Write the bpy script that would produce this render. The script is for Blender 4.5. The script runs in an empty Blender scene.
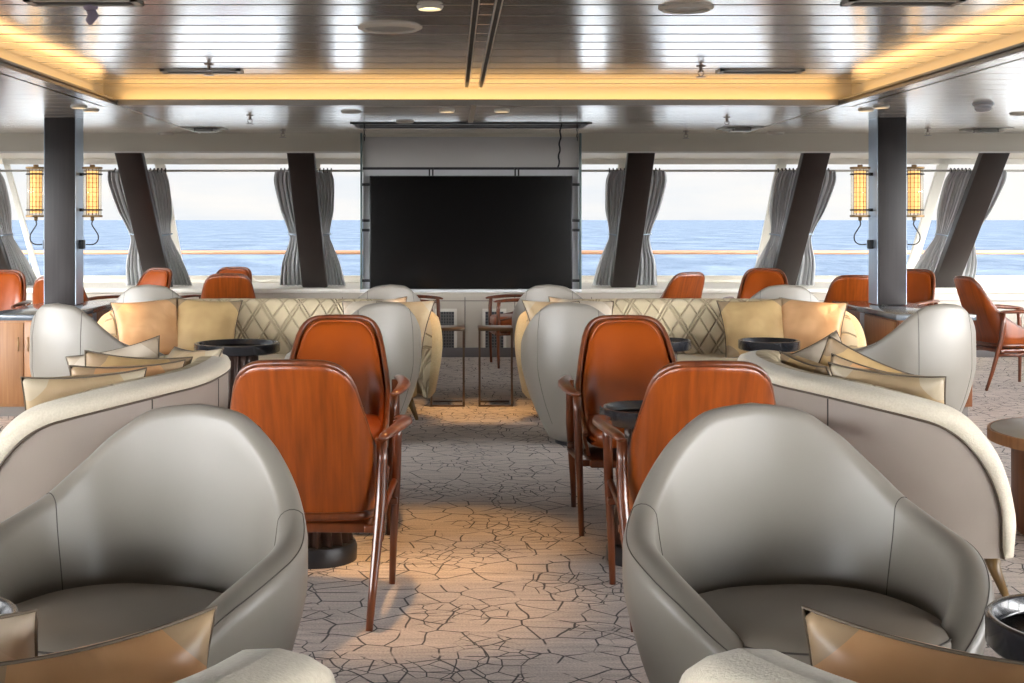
import bpy, bmesh, math, random
from mathutils import Vector, Matrix
import numpy as np
random.seed(7)
SC = bpy.context.scene
COL = SC.collection
PI = math.pi
R = math.radians
FK = 1330.0; CAMZ = 1.38; VX = 452.0; HY = 219.5

# ------------------------------------------------------------------ helpers
def pchip(pts):
    xs = [p[0] for p in pts]; ys = [p[1] for p in pts]; n = len(xs)
    h = [xs[i+1]-xs[i] for i in range(n-1)]; d = [(ys[i+1]-ys[i])/h[i] for i in range(n-1)]
    m = [0]*n; m[0] = d[0]; m[-1] = d[-1]
    for i in range(1, n-1):
        if d[i-1]*d[i] <= 0: m[i] = 0
        else:
            w1 = 2*h[i]+h[i-1]; w2 = h[i]+2*h[i-1]; m[i] = (w1+w2)/(w1/d[i-1]+w2/d[i])
    def f(x):
        if x <= xs[0]: return ys[0]
        if x >= xs[-1]: return ys[-1]
        i = 0
        while x > xs[i+1]: i += 1
        t = (x-xs[i])/h[i]
        return ((1+2*t)*(1-t)**2*ys[i] + t*(1-t)**2*h[i]*m[i] + t*t*(3-2*t)*ys[i+1] + t*t*(t-1)*h[i]*m[i+1])
    return f

class MB:
    """collects verts / faces for ONE mesh"""
    def __init__(s): s.v = []; s.f = []; s.uv = {}
    def add(s, vs, fs):
        o = len(s.v); s.v += [tuple(v) for v in vs]; s.f += [tuple(i+o for i in f) for f in fs]; return o
    def box(s, x0, x1, y0, y1, z0, z1):
        vs = [(x, y, z) for z in (z0, z1) for y in (y0, y1) for x in (x0, x1)]
        s.add(vs, [(0,2,3,1),(4,5,7,6),(0,1,5,4),(2,6,7,3),(0,4,6,2),(1,3,7,5)]); return s
    def tube(s, pts, rad, n=10, closed=False, flat=1.0):
        pts = [Vector(p) for p in pts]; N = len(pts)
        rads = rad if isinstance(rad, (list, tuple)) else [rad]*N
        rings = []; up = None
        for i, p in enumerate(pts):
            a = pts[(i-1) % N] if (closed or i > 0) else p
            b = pts[(i+1) % N] if (closed or i < N-1) else p
            t = (b-a).normalized()
            if up is None:
                up = Vector((0,0,1)) if abs(t.z) < .9 else Vector((0,1,0))
            u = (up - t*up.dot(t))
            if u.length < 1e-5: u = t.orthogonal()
            u.normalize(); up = u; w = t.cross(u)
            rings.append([p + u*math.cos(2*PI*k/n)*rads[i]*flat + w*math.sin(2*PI*k/n)*rads[i] for k in range(n)])
        vs = [v for r in rings for v in r]; fs = []
        M = N if closed else N-1
        for i in range(M):
            j = (i+1) % N
            for k in range(n):
                l = (k+1) % n
                fs.append((i*n+k, i*n+l, j*n+l, j*n+k))
        if not closed:
            fs.append(tuple(range(n))[::-1]); fs.append(tuple((N-1)*n+k for k in range(n)))
        s.add(vs, fs); return s
    def lathe(s, prof, n=32, c=(0,0,0), flute=0, fd=0.0, f0=0, f1=0):
        vs = []; fs = []
        for (r, z) in prof:
            for k in range(n):
                a = 2*PI*k/n; rr = r
                if flute and f0 < z < f1: rr = r - fd*(0.5-0.5*math.cos(flute*a))
                vs.append((c[0]+rr*math.cos(a), c[1]+rr*math.sin(a), c[2]+z))
        m = len(prof)
        for i in range(m-1):
            for k in range(n):
                l = (k+1) % n
                fs.append((i*n+k, i*n+l, (i+1)*n+l, (i+1)*n+k))
        if prof[0][0] > 1e-6: fs.append(tuple(range(n))[::-1])
        if prof[-1][0] > 1e-6: fs.append(tuple((m-1)*n+k for k in range(n)))
        s.add(vs, fs); return s
    def grid(s, rows, closed=False, uvs=None):
        """rows: list of rows of points"""
        m = len(rows[0]); o = len(s.v)
        s.v += [tuple(p) for r in rows for p in r]
        if uvs:
            for i, r in enumerate(uvs):
                for j, q in enumerate(r): s.uv[o+i*m+j] = q
        for i in range(len(rows)-1):
            for j in range(m if closed else m-1):
                k = (j+1) % m
                s.f.append((o+i*m+j, o+i*m+k, o+(i+1)*m+k, o+(i+1)*m+j))
        return s
    def build(s, name, mat, parent=None, smooth=False, bevel=0, sub=0, solid=0, seg=2, loc=None, recalc=True):
        me = bpy.data.meshes.new(name); me.from_pydata(s.v, [], s.f)
        if s.uv:
            uvl = me.uv_layers.new(name='UVMap')
            for lp in me.loops: uvl.data[lp.index].uv = s.uv.get(lp.vertex_index, (0, 0))
        bm = bmesh.new(); bm.from_mesh(me)
        if not s.uv: bmesh.ops.remove_doubles(bm, verts=bm.verts, dist=1e-5)
        if recalc: bmesh.ops.recalc_face_normals(bm, faces=bm.faces)
        if bevel:
            es = [e for e in bm.edges if len(e.link_faces) == 2 and e.calc_face_angle(0) > R(35)]
            bmesh.ops.bevel(bm, geom=es, offset=bevel, segments=seg, affect='EDGES', profile=.5, clamp_overlap=True)
        bm.to_mesh(me); bm.free()
        o = bpy.data.objects.new(name, me); COL.objects.link(o)
        me.materials.append(mat)
        if smooth or bevel:
            for p in me.polygons: p.use_smooth = True
            if bevel or smooth == 'auto':
                me.set_sharp_from_angle(angle=R(50))
        if solid:
            md = o.modifiers.new('solid', 'SOLIDIFY'); md.thickness = solid; md.offset = 0
        if sub:
            md = o.modifiers.new('sub', 'SUBSURF'); md.levels = sub; md.render_levels = sub
        if parent: o.parent = parent
        if loc: o.location = loc
        return o

def thing(name, label, cat, loc=(0,0,0), rz=0, group=None):
    o = bpy.data.objects.new(name, None); COL.objects.link(o)
    o.location = loc; o.rotation_euler = (0, 0, rz); o['label'] = label; o['category'] = cat
    if group: o['group'] = group
    o.empty_display_size = .1
    return o
def tag(o, label, cat, group=None):
    o['label'] = label; o['category'] = cat
    if group: o['group'] = group
    return o
def struct(o, label=None):
    o['kind'] = 'structure'
    if label: o['label'] = label
    return o
def dup(root, loc, rz=0, label=None, group=None, scale=None):
    r = root.copy(); COL.objects.link(r); r.location = loc; r.rotation_euler = (0, 0, rz)
    if label: r['label'] = label
    if group: r['group'] = group
    if scale: r.scale = scale
    for ch in list(root.children):
        c = ch.copy(); COL.objects.link(c); c.parent = r
        for g in list(ch.children):
            d = g.copy(); COL.objects.link(d); d.parent = c
    return r
def yaw(fx, fy): return math.atan2(-fx, fy)

# ------------------------------------------------------------------ materials
def srgb(r, g, b):
    f = lambda c: (c/255/12.92) if c/255 <= .04045 else ((c/255+.055)/1.055)**2.4
    return (f(r), f(g), f(b), 1)
def newmat(name):
    m = bpy.data.materials.new(name); m.use_nodes = True
    nt = m.node_tree; b = nt.nodes['Principled BSDF']; return m, nt, b
def mat(name, c, rough=.5, metal=0, spec=.5, c2=None, nscale=(5,5,5), detail=3, bump=0, bscale=None, coat=0, coatr=.1, emis=None, es=0, sheen=0, contrast=(.35,.65)):
    m, nt, b = newmat(name); N = nt.nodes.new; L = nt.links.new
    b.inputs['Base Color'].default_value = c; b.inputs['Roughness'].default_value = rough
    b.inputs['Metallic'].default_value = metal; b.inputs['Specular IOR Level'].default_value = spec
    b.inputs['Coat Weight'].default_value = coat; b.inputs['Coat Roughness'].default_value = coatr
    if sheen: b.inputs['Sheen Weight'].default_value = sheen
    if emis: b.inputs['Emission Color'].default_value = emis; b.inputs['Emission Strength'].default_value = es
    if c2 is not None or bump:
        tc = N('ShaderNodeTexCoord'); mp = N('ShaderNodeMapping'); mp.inputs['Scale'].default_value = nscale
        L(tc.outputs['Object'], mp.inputs['Vector'])
        nz = N('ShaderNodeTexNoise'); nz.inputs['Scale'].default_value = 1; nz.inputs['Detail'].default_value = detail
        L(mp.outputs[0], nz.inputs['Vector'])
        if c2 is not None:
            rp = N('ShaderNodeValToRGB'); rp.color_ramp.elements[0].position = contrast[0]; rp.color_ramp.elements[1].position = contrast[1]
            rp.color_ramp.elements[0].color = c; rp.color_ramp.elements[1].color = c2
            L(nz.outputs['Fac'], rp.inputs['Fac']); L(rp.outputs['Color'], b.inputs['Base Color'])
        if bump:
            bp = N('ShaderNodeBump'); bp.inputs['Strength'].default_value = 1; bp.inputs['Distance'].default_value = bump
            if bscale:
                mp2 = N('ShaderNodeMapping'); mp2.inputs['Scale'].default_value = bscale; L(tc.outputs['Object'], mp2.inputs['Vector'])
                n2 = N('ShaderNodeTexNoise'); n2.inputs['Scale'].default_value = 1; n2.inputs['Detail'].default_value = 2
                L(mp2.outputs[0], n2.inputs['Vector']); L(n2.outputs['Fac'], bp.inputs['Height'])
            else: L(nz.outputs['Fac'], bp.inputs['Height'])
            L(bp.outputs['Normal'], b.inputs['Normal'])
    return m

M = {}
M['tub'] = mat('grey_leather', srgb(134,128,119), .40, c2=srgb(142,136,127), nscale=(2,2,2), bump=.0012, bscale=(9,9,5), coat=.15, coatr=.3)
M['tubseat'] = mat('grey_seat_leather', srgb(136,127,116), .42, c2=srgb(143,134,122), nscale=(2,2,2), bump=.003, bscale=(5,5,5))
M['seam'] = mat('dark_seam', srgb(78,72,66), .7)
M['sofaleather'] = mat('taupe_leather', srgb(160,148,138), .38, c2=srgb(170,158,147), nscale=(2,2,2), bump=.002, bscale=(7,7,4))
M['fabric'] = mat('cream_fabric', srgb(224,214,194), .85, c2=srgb(214,203,182), nscale=(140,140,140), bump=.0015, bscale=(180,180,180), sheen=.2)
M['fabric2'] = mat('straw_fabric', srgb(206,184,142), .85, c2=srgb(196,173,130), nscale=(140,140,140), bump=.0015, bscale=(180,180,180), sheen=.2)
M['piping'] = mat('brown_piping', srgb(88,76,62), .5)
M['wood'] = mat('red_brown_wood', srgb(92,45,22), .28, c2=srgb(118,60,28), nscale=(30,30,3), detail=4, coat=.5, coatr=.12)
M['veneer'] = mat('walnut_veneer', srgb(156,74,20), .33, c2=srgb(120,53,11), nscale=(45,12,1.6), detail=5, coat=.5, coatr=.15, contrast=(.3,.7))
M['brownleather'] = mat('cognac_leather', srgb(152,68,10), .33, c2=srgb(132,56,5), nscale=(3,3,3), bump=.002, bscale=(6,6,6), coat=.25, coatr=.25)
M['sofaleg'] = mat('olive_brown_wood', srgb(120,92,52), .4, c2=srgb(95,72,40), nscale=(30,30,4))
M['black'] = mat('black_lacquer', srgb(36,38,44), .22, coat=.5, coatr=.08)
M['trayin'] = mat('tray_inside', srgb(52,44,42), .25, coat=.4)
M['fluted'] = mat('dark_bronze_wood', srgb(84,62,52), .32, c2=srgb(66,48,42), nscale=(20,20,2))
M['foot'] = mat('black_foot', srgb(30,30,34), .35)
M['column'] = mat('dark_stained_oak', srgb(44,38,38), .45, c2=srgb(36,31,31), nscale=(60,60,1.5), detail=4)
M['steel'] = mat('satin_steel', srgb(176,190,204), .32, metal=.75)
M['steelleg'] = mat('brushed_bronze', srgb(120,104,90), .3, metal=.9)
M['pillar'] = mat('dark_pillar_panel', srgb(50,43,40), .42, c2=srgb(46,39,36), nscale=(3,3,3))
M['curtain'] = mat('silver_curtain', srgb(168,170,172), .38, c2=srgb(182,184,186), nscale=(4,4,1), spec=.6, sheen=.3)
M['white'] = mat('warm_white_panel', srgb(226,222,212), .45)
M['sill'] = mat('sill_white', srgb(236,232,222), .4)
M['wallpanel'] = mat('wall_panel', srgb(206,198,184), .5, c2=srgb(200,192,178), nscale=(2,2,2))
M['beam'] = mat('taupe_beam', srgb(214,204,184), .5)
M['skirt'] = mat('grey_skirting', srgb(112,108,108), .5)
M['grille'] = mat('grille_dark', srgb(66,68,72), .6)
M['grillebar'] = mat('grille_bars', srgb(110,112,112), .5)
M['rail'] = mat('varnished_rail', srgb(172,128,96), .4)
M['tvblack'] = mat('tv_screen', srgb(10,9,9), .14, spec=.35)
M['tvframe'] = mat('tv_frame', srgb(30,30,32), .35)
M['casing'] = mat('lift_panel', srgb(182,178,174), .5)
M['casing2'] = mat('lift_side', srgb(200,200,202), .5)
M['edgemetal'] = mat('green_grey_edge', srgb(104,120,118), .35, metal=.4)
M['darkmetal'] = mat('dark_bracket', srgb(34,34,36), .45, metal=.3)
M['counter'] = mat('counter_stone', srgb(102,112,122), .16, c2=srgb(92,100,110), nscale=(8,8,8), coat=.4)
M['cabwood'] = mat('cabinet_oak', srgb(170,122,80), .42, c2=srgb(150,104,66), nscale=(40,40,2), detail=4)
M['cabwood2'] = mat('cabinet_walnut', srgb(134,82,48), .4, c2=srgb(112,66,38), nscale=(40,40,2), detail=4)
M['plinth'] = mat('plinth_grey', srgb(120,112,106), .5)
M['brass'] = mat('aged_brass', srgb(150,122,84), .35, metal=.8)
M['lampglow'] = mat('lamp_filament_shade', srgb(255,214,150), .5, emis=srgb(255,206,132), es=1.25)
M['cable'] = mat('lamp_cable', srgb(40,34,32), .6)
M['marble'] = mat('pale_stone_top', srgb(250,244,232), .3, c2=srgb(240,230,212), nscale=(3,3,3))
M['vent'] = mat('vent_grey', srgb(92,92,92), .5, metal=.3)
M['ventframe'] = mat('vent_frame', srgb(168,164,156), .35, metal=.5)
M['fitting'] = mat('fitting_white', srgb(214,208,196), .4)
M['sprinkler'] = mat('sprinkler_brass', srgb(150,138,128), .3, metal=.8)
M['downlight'] = mat('downlight_lens', srgb(255,240,210), .4, emis=srgb(255,226,176), es=7)
M['detector'] = mat('detector_plastic', srgb(190,190,196), .4)
M['lilac'] = mat('lilac_plastic', srgb(166,156,178), .5)
M['deck'] = mat('outside_deck', srgb(150,130,105), .7)
M['dark'] = mat('void_dark', srgb(40,38,36), .8)

# glass
def glassmat(name, tint, gl=.08):
    m = bpy.data.materials.new(name); m.use_nodes = True; nt = m.node_tree; nt.nodes.clear(); N = nt.nodes.new; L = nt.links.new
    out = N('ShaderNodeOutputMaterial'); mx = N('ShaderNodeMixShader'); t = N('ShaderNodeBsdfTransparent'); g = N('ShaderNodeBsdfGlossy')
    t.inputs[0].default_value = tint; g.inputs['Roughness'].default_value = .02
    fr = N('ShaderNodeLayerWeight'); fr.inputs[0].default_value = .5
    ml = N('ShaderNodeMapRange'); ml.inputs['From Min'].default_value = .4; ml.inputs['To Min'].default_value = .02; ml.inputs['To Max'].default_value = gl*3
    L(fr.outputs[1], ml.inputs[0]); L(ml.outputs[0], mx.inputs[0]); L(t.outputs[0], mx.inputs[1]); L(g.outputs[0], mx.inputs[2]); L(mx.outputs[0], out.inputs[0])
    return m
M['glass'] = glassmat('window_glass', (.985,.99,.99,1), .06)
M['lampglass'] = glassmat('lamp_glass', (.97,.93,.86,1), .12)

# ceiling metal
def ceilmat(name, base, rough, metal, bumpd):
    m, nt, b = newmat(name); N = nt.nodes.new; L = nt.links.new
    b.inputs['Base Color'].default_value = base; b.inputs['Roughness'].default_value = rough; b.inputs['Metallic'].default_value = metal
    tc = N('ShaderNodeTexCoord'); mp = N('ShaderNodeMapping'); mp.inputs['Scale'].default_value = (2.6, 2.2, 1); L(tc.outputs['Object'], mp.inputs[0])
    nz = N('ShaderNodeTexNoise'); nz.inputs['Scale'].default_value = 1; nz.inputs['Detail'].default_value = 2; L(mp.outputs[0], nz.inputs[0])
    bp = N('ShaderNodeBump'); bp.inputs['Distance'].default_value = bumpd; L(nz.outputs['Fac'], bp.inputs['Height']); L(bp.outputs[0], b.inputs['Normal'])
    return m
M['ceil_hi'] = ceilmat('ceiling_aluminium', srgb(246,243,240), .18, .92, .003)
M['ceil_lo'] = ceilmat('ceiling_painted_metal', srgb(240,238,234), .24, .75, .002)
M['cove'] = mat('cove_paint', srgb(232,222,200), .6)

# carpet
def carpet():
    m, nt, b = newmat('crackle_carpet'); N = nt.nodes.new; L = nt.links.new
    tc = N('ShaderNodeTexCoord')
    nz = N('ShaderNodeTexNoise'); nz.inputs['Scale'].default_value = 3.5; nz.inputs['Detail'].default_value = 1
    L(tc.outputs['Object'], nz.inputs['Vector'])
    mx = N('ShaderNodeVectorMath'); mx.operation = 'MULTIPLY_ADD'; mx.inputs[1].default_value = (.10,.10,.0); L(nz.outputs['Color'], mx.inputs[0]); L(tc.outputs['Object'], mx.inputs[2])
    def lines(scale, w0, w1, rnd):
        v = N('ShaderNodeTexVoronoi'); v.voronoi_dimensions = '2D'; v.feature = 'DISTANCE_TO_EDGE'; v.inputs['Scale'].default_value = scale; v.inputs['Randomness'].default_value = rnd
        L(mx.outputs[0], v.inputs['Vector'])
        r = N('ShaderNodeMapRange'); r.inputs['From Min'].default_value = w0; r.inputs['From Max'].default_value = w1; r.inputs['To Min'].default_value = 1; r.inputs['To Max'].default_value = 0
        L(v.outputs['Distance'], r.inputs[0]); return r
    a = lines(7.8, .016, .038, 1.0)
    bb = lines(13.5, .02, .045, 1.0)
    mask = N('ShaderNodeTexNoise'); mask.inputs['Scale'].default_value = 2.3; mask.inputs['Detail'].default_value = 1; L(tc.outputs['Object'], mask.inputs['Vector'])
    mr = N('ShaderNodeMapRange'); mr.inputs['From Min'].default_value = .50; mr.inputs['From Max'].default_value = .54; L(mask.outputs['Fac'], mr.inputs[0])
    mul = N('ShaderNodeMath'); mul.operation = 'MULTIPLY'; L(bb.outputs[0], mul.inputs[0]); L(mr.outputs[0], mul.inputs[1])
    mask2 = N('ShaderNodeTexNoise'); mask2.inputs['Scale'].default_value = 6; L(tc.outputs['Object'], mask2.inputs['Vector'])
    mr2 = N('ShaderNodeMapRange'); mr2.inputs['From Min'].default_value = .40; mr2.inputs['From Max'].default_value = .46; L(mask2.outputs['Fac'], mr2.inputs[0])
    mul2 = N('ShaderNodeMath'); mul2.operation = 'MULTIPLY'; L(a.outputs[0], mul2.inputs[0]); L(mr2.outputs[0], mul2.inputs[1])
    mxx = N('ShaderNodeMath'); mxx.operation = 'MAXIMUM'; L(mul.outputs[0], mxx.inputs[0]); L(mul2.outputs[0], mxx.inputs[1])
    fine = N('ShaderNodeTexNoise'); fine.inputs['Scale'].default_value = 130; fine.inputs['Detail'].default_value = 2; L(tc.outputs['Object'], fine.inputs['Vector'])
    st = N('ShaderNodeMapping'); st.inputs['Scale'].default_value = (3, 40, 1); L(tc.outputs['Object'], st.inputs[0])
    fs = N('ShaderNodeTexNoise'); fs.inputs['Scale'].default_value = 1; fs.inputs['Detail'].default_value = 4; L(st.outputs[0], fs.inputs['Vector'])
    av = N('ShaderNodeMath'); av.operation = 'ADD'; L(fine.outputs['Fac'], av.inputs[0]); L(fs.outputs['Fac'], av.inputs[1])
    rp = N('ShaderNodeValToRGB'); rp.color_ramp.elements[0].position = .75; rp.color_ramp.elements[1].position = 1.25
    rp.color_ramp.elements[0].color = srgb(170,157,149); rp.color_ramp.elements[1].color = srgb(222,208,198)
    hf = N('ShaderNodeMapRange'); hf.inputs['From Min'].default_value = .7; hf.inputs['From Max'].default_value = 1.3; L(av.outputs[0], hf.inputs[0])
    rp.color_ramp.elements[0].position = 0; rp.color_ramp.elements[1].position = 1
    L(hf.outputs[0], rp.inputs['Fac'])
    mix = N('ShaderNodeMixRGB'); mix.inputs[2].default_value = srgb(52,42,40); L(rp.outputs[0], mix.inputs[1]); L(mxx.outputs[0], mix.inputs[0])
    L(mix.outputs[0], b.inputs['Base Color']); b.inputs['Roughness'].default_value = .9; b.inputs['Sheen Weight'].default_value = .1
    bp = N('ShaderNodeBump'); bp.inputs['Distance'].default_value = .003; L(av.outputs[0], bp.inputs['Height']); L(bp.outputs[0], b.inputs['Normal'])
    return m
M['carpet'] = carpet()

# quilted fabric on UVs (metres): double diagonal stitch lines
def quilt():
    m, nt, b = newmat('quilted_cream_fabric'); N = nt.nodes.new; L = nt.links.new
    tc = N('ShaderNodeTexCoord'); sep = N('ShaderNodeSeparateXYZ'); L(tc.outputs['UV'], sep.inputs[0])
    def fam(a, c, k, off):
        x = N('ShaderNodeMath'); x.operation = 'MULTIPLY'; x.inputs[1].default_value = a; L(sep.outputs[0], x.inputs[0])
        y = N('ShaderNodeMath'); y.operation = 'MULTIPLY_ADD'; y.inputs[1].default_value = c; L(sep.outputs[1], y.inputs[0]); L(x.outputs[0], y.inputs[2])
        z = N('ShaderNodeMath'); z.operation = 'ADD'; z.inputs[1].default_value = off; L(y.outputs[0], z.inputs[0])
        f = N('ShaderNodeMath'); f.operation = 'FRACT'; L(z.outputs[0], f.inputs[0])
        h = N('ShaderNodeMath'); h.operation = 'SUBTRACT'; h.inputs[1].default_value = .5; L(f.outputs[0], h.inputs[0])
        ab = N('ShaderNodeMath'); ab.operation = 'ABSOLUTE'; L(h.outputs[0], ab.inputs[0])
        r = N('ShaderNodeMapRange'); r.inputs['From Min'].default_value = 0; r.inputs['From Max'].default_value = k; r.interpolation_type = 'SMOOTHSTEP'; L(ab.outputs[0], r.inputs[0]); return r
    fams = [fam(7, 4.6, .09, 10), fam(7, -4.6, .09, 10), fam(3.5, 2.3, .07, 10.16), fam(3.5, -2.3, .07, 10.16)]
    cur = fams[0]
    for g in fams[1:]:
        mn = N('ShaderNodeMath'); mn.operation = 'MINIMUM'; L(cur.outputs[0], mn.inputs[0]); L(g.outputs[0], mn.inputs[1]); cur = mn
    bp = N('ShaderNodeBump'); bp.inputs['Distance'].default_value = .012; bp.inputs['Strength'].default_value = .9; L(cur.outputs[0], bp.inputs['Height'])
    L(bp.outputs[0], b.inputs['Normal'])
    mx = N('ShaderNodeMixRGB'); mx.inputs[1].default_value = srgb(178,162,132); mx.inputs[2].default_value = srgb(202,186,154); L(cur.outputs[0], mx.inputs[0]); L(mx.outputs[0], b.inputs['Base Color'])
    b.inputs['Roughness'].default_value = .8
    return m
M['quilt'] = quilt()

# pillow leather/silk with patched corners (object coords, half size .25)
def pillowmat(name, base, base2, corner, rough=.35, metal=0.0):
    m, nt, b = newmat(name); N = nt.nodes.new; L = nt.links.new
    tc = N('ShaderNodeTexCoord'); sp = N('ShaderNodeSeparateXYZ'); L(tc.outputs['Object'], sp.inputs[0])
    ax = N('ShaderNodeMath'); ax.operation = 'ABSOLUTE'; L(sp.outputs[0], ax.inputs[0])
    az = N('ShaderNodeMath'); az.operation = 'ABSOLUTE'; L(sp.outputs[2], az.inputs[0])
    s = N('ShaderNodeMath'); s.operation = 'ADD'; L(ax.outputs[0], s.inputs[0]); L(az.outputs[0], s.inputs[1])
    g = N('ShaderNodeMath'); g.operation = 'GREATER_THAN'; g.inputs[1].default_value = .365; L(s.outputs[0], g.inputs[0])
    nz = N('ShaderNodeTexNoise'); nz.inputs['Scale'].default_value = 5; nz.inputs['Detail'].default_value = 2; L(tc.outputs['Object'], nz.inputs['Vector'])
    rp = N('ShaderNodeValToRGB'); rp.color_ramp.elements[0].position = .35; rp.color_ramp.elements[1].position = .65; rp.color_ramp.elements[0].color = base; rp.color_ramp.elements[1].color = base2
    L(nz.outputs['Fac'], rp.inputs['Fac'])
    mx = N('ShaderNodeMixRGB'); mx.inputs[2].default_value = corner; L(rp.outputs[0], mx.inputs[1]); L(g.outputs[0], mx.inputs[0]); L(mx.outputs[0], b.inputs['Base Color'])
    b.inputs['Roughness'].default_value = rough; b.inputs['Metallic'].default_value = metal
    bp = N('ShaderNodeBump'); bp.inputs['Distance'].default_value = .012; n2 = N('ShaderNodeTexNoise'); n2.inputs['Scale'].default_value = 7; n2.inputs['Detail'].default_value = 1.5; n2.inputs['Distortion'].default_value = .8
    L(tc.outputs['Object'], n2.inputs['Vector']); L(n2.outputs['Fac'], bp.inputs['Height']); L(bp.outputs[0], b.inputs['Normal'])
    return m
M['p_tan'] = pillowmat('tan_satin_pillow', srgb(218,172,126), srgb(198,150,104), srgb(178,152,120))
M['p_gold'] = pillowmat('gold_beige_pillow', srgb(194,164,116), srgb(176,146,100), srgb(150,128,100), .5)
M['p_silver'] = pillowmat('silver_beige_pillow', srgb(198,186,168), srgb(180,166,148), srgb(176,160,140), .4)
M['p_bronze'] = pillowmat('bronze_beige_pillow', srgb(190,166,132), srgb(172,148,114), srgb(186,172,148), .38)

# sea
def sea():
    m, nt, b = newmat('sea_water'); N = nt.nodes.new; L = nt.links.new
    b.inputs['Roughness'].default_value = .35
    tc = N('ShaderNodeTexCoord'); mp = N('ShaderNodeMapping'); mp.inputs['Scale'].default_value = (.05, .02, 1); L(tc.outputs['Object'], mp.inputs[0])
    nz = N('ShaderNodeTexNoise'); nz.inputs['Scale'].default_value = 1; nz.inputs['Detail'].default_value = 6; nz.inputs['Roughness'].default_value = .7; L(mp.outputs[0], nz.inputs[0])
    rp = N('ShaderNodeValToRGB'); rp.color_ramp.elements[0].position = .35; rp.color_ramp.elements[1].position = .68
    rp.color_ramp.elements[0].color = srgb(92,106,126); rp.color_ramp.elements[1].color = srgb(126,140,156)
    L(nz.outputs['Fac'], rp.inputs[0])
    # unseen white patches added near the hull to brighten the ceiling reflections
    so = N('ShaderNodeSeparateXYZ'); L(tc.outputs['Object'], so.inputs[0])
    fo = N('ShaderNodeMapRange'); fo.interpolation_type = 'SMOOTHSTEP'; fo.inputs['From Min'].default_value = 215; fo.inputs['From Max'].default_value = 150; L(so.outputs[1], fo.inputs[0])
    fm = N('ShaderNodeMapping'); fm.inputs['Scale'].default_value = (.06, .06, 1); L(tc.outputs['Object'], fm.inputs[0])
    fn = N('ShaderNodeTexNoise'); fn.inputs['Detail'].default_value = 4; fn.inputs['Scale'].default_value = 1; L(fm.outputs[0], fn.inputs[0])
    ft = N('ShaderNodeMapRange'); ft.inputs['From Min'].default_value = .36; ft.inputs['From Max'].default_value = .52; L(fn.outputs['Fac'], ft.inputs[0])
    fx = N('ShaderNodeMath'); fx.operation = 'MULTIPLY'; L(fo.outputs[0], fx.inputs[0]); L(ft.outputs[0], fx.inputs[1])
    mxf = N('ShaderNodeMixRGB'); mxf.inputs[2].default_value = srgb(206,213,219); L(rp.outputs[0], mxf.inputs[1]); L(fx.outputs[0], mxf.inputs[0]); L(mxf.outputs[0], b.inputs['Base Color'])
    mp2 = N('ShaderNodeMapping'); mp2.inputs['Scale'].default_value = (.35, .12, 1); L(tc.outputs['Object'], mp2.inputs[0])
    n2 = N('ShaderNodeTexNoise'); n2.inputs['Scale'].default_value = 1; n2.inputs['Detail'].default_value = 5; L(mp2.outputs[0], n2.inputs[0])
    bp = N('ShaderNodeBump'); bp.inputs['Distance'].default_value = 1.6; L(n2.outputs['Fac'], bp.inputs['Height']); L(bp.outputs[0], b.inputs['Normal'])
    b.inputs['Specular IOR Level'].default_value = 0
    return m
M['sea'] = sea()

# ------------------------------------------------------------------ camera, world
cam = bpy.data.cameras.new('camera'); co = bpy.data.objects.new('camera', cam); COL.objects.link(co)
co.location = (0, 0, CAMZ); co.rotation_euler = (PI/2, 0, 0)
cam.sensor_width = 36; cam.lens = FK/1024*36
cam.shift_x = (512-VX)/1024; cam.shift_y = -(341.5-HY)/1024
cam.clip_end = 60000
SC.camera = co
SC.view_settings.view_transform = 'Standard'; SC.view_settings.look = 'None'; SC.view_settings.gamma = 1
SC.view_settings.use_curve_mapping = False
SC.view_settings.exposure = 0.08

w = bpy.data.worlds.new('World'); SC.world = w; w.use_nodes = True; nt = w.node_tree; nt.nodes.clear(); N = nt.nodes.new; L = nt.links.new
out = N('ShaderNodeOutputWorld'); bg = N('ShaderNodeBackground'); L(bg.outputs[0], out.inputs[0])
tc = N('ShaderNodeTexCoord'); sp = N('ShaderNodeSeparateXYZ'); L(tc.outputs['Generated'], sp.inputs[0])
mp = N('ShaderNodeMapping'); mp.inputs['Scale'].default_value = (2.2, 2.2, 14); L(tc.outputs['Generated'], mp.inputs[0])
nz = N('ShaderNodeTexNoise'); nz.inputs['Scale'].default_value = 1.6; nz.inputs['Detail'].default_value = 5; L(mp.outputs[0], nz.inputs[0])
rp = N('ShaderNodeValToRGB'); rp.color_ramp.elements[0].position = .38; rp.color_ramp.elements[1].position = .6
rp.color_ramp.elements[0].color = (.80,.84,.89,1); rp.color_ramp.elements[1].color = (.95,.925,.895,1)
L(nz.outputs['Fac'], rp.inputs[0]); L(rp.outputs[0], bg.inputs['Color'])
# low sky band boosted behind and beside the camera, added fill for the room
by = N('ShaderNodeMapRange'); by.interpolation_type = 'SMOOTHSTEP'; by.inputs['From Min'].default_value = .60; by.inputs['From Max'].default_value = -.75; by.inputs['To Min'].default_value = 0.0; by.inputs['To Max'].default_value = 35.0
L(sp.outputs[1], by.inputs[0])
ez = N('ShaderNodeMapRange'); ez.inputs['From Min'].default_value = .22; ez.inputs['From Max'].default_value = .5; ez.inputs['To Min'].default_value = 1.0; ez.inputs['To Max'].default_value = .06
L(sp.outputs[2], ez.inputs[0])
ml = N('ShaderNodeMath'); ml.operation = 'MULTIPLY_ADD'; L(by.outputs[0], ml.inputs[0]); L(ez.outputs[0], ml.inputs[1]); ml.inputs[2].default_value = 1.04; L(ml.outputs[0], bg.inputs['Strength'])

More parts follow.
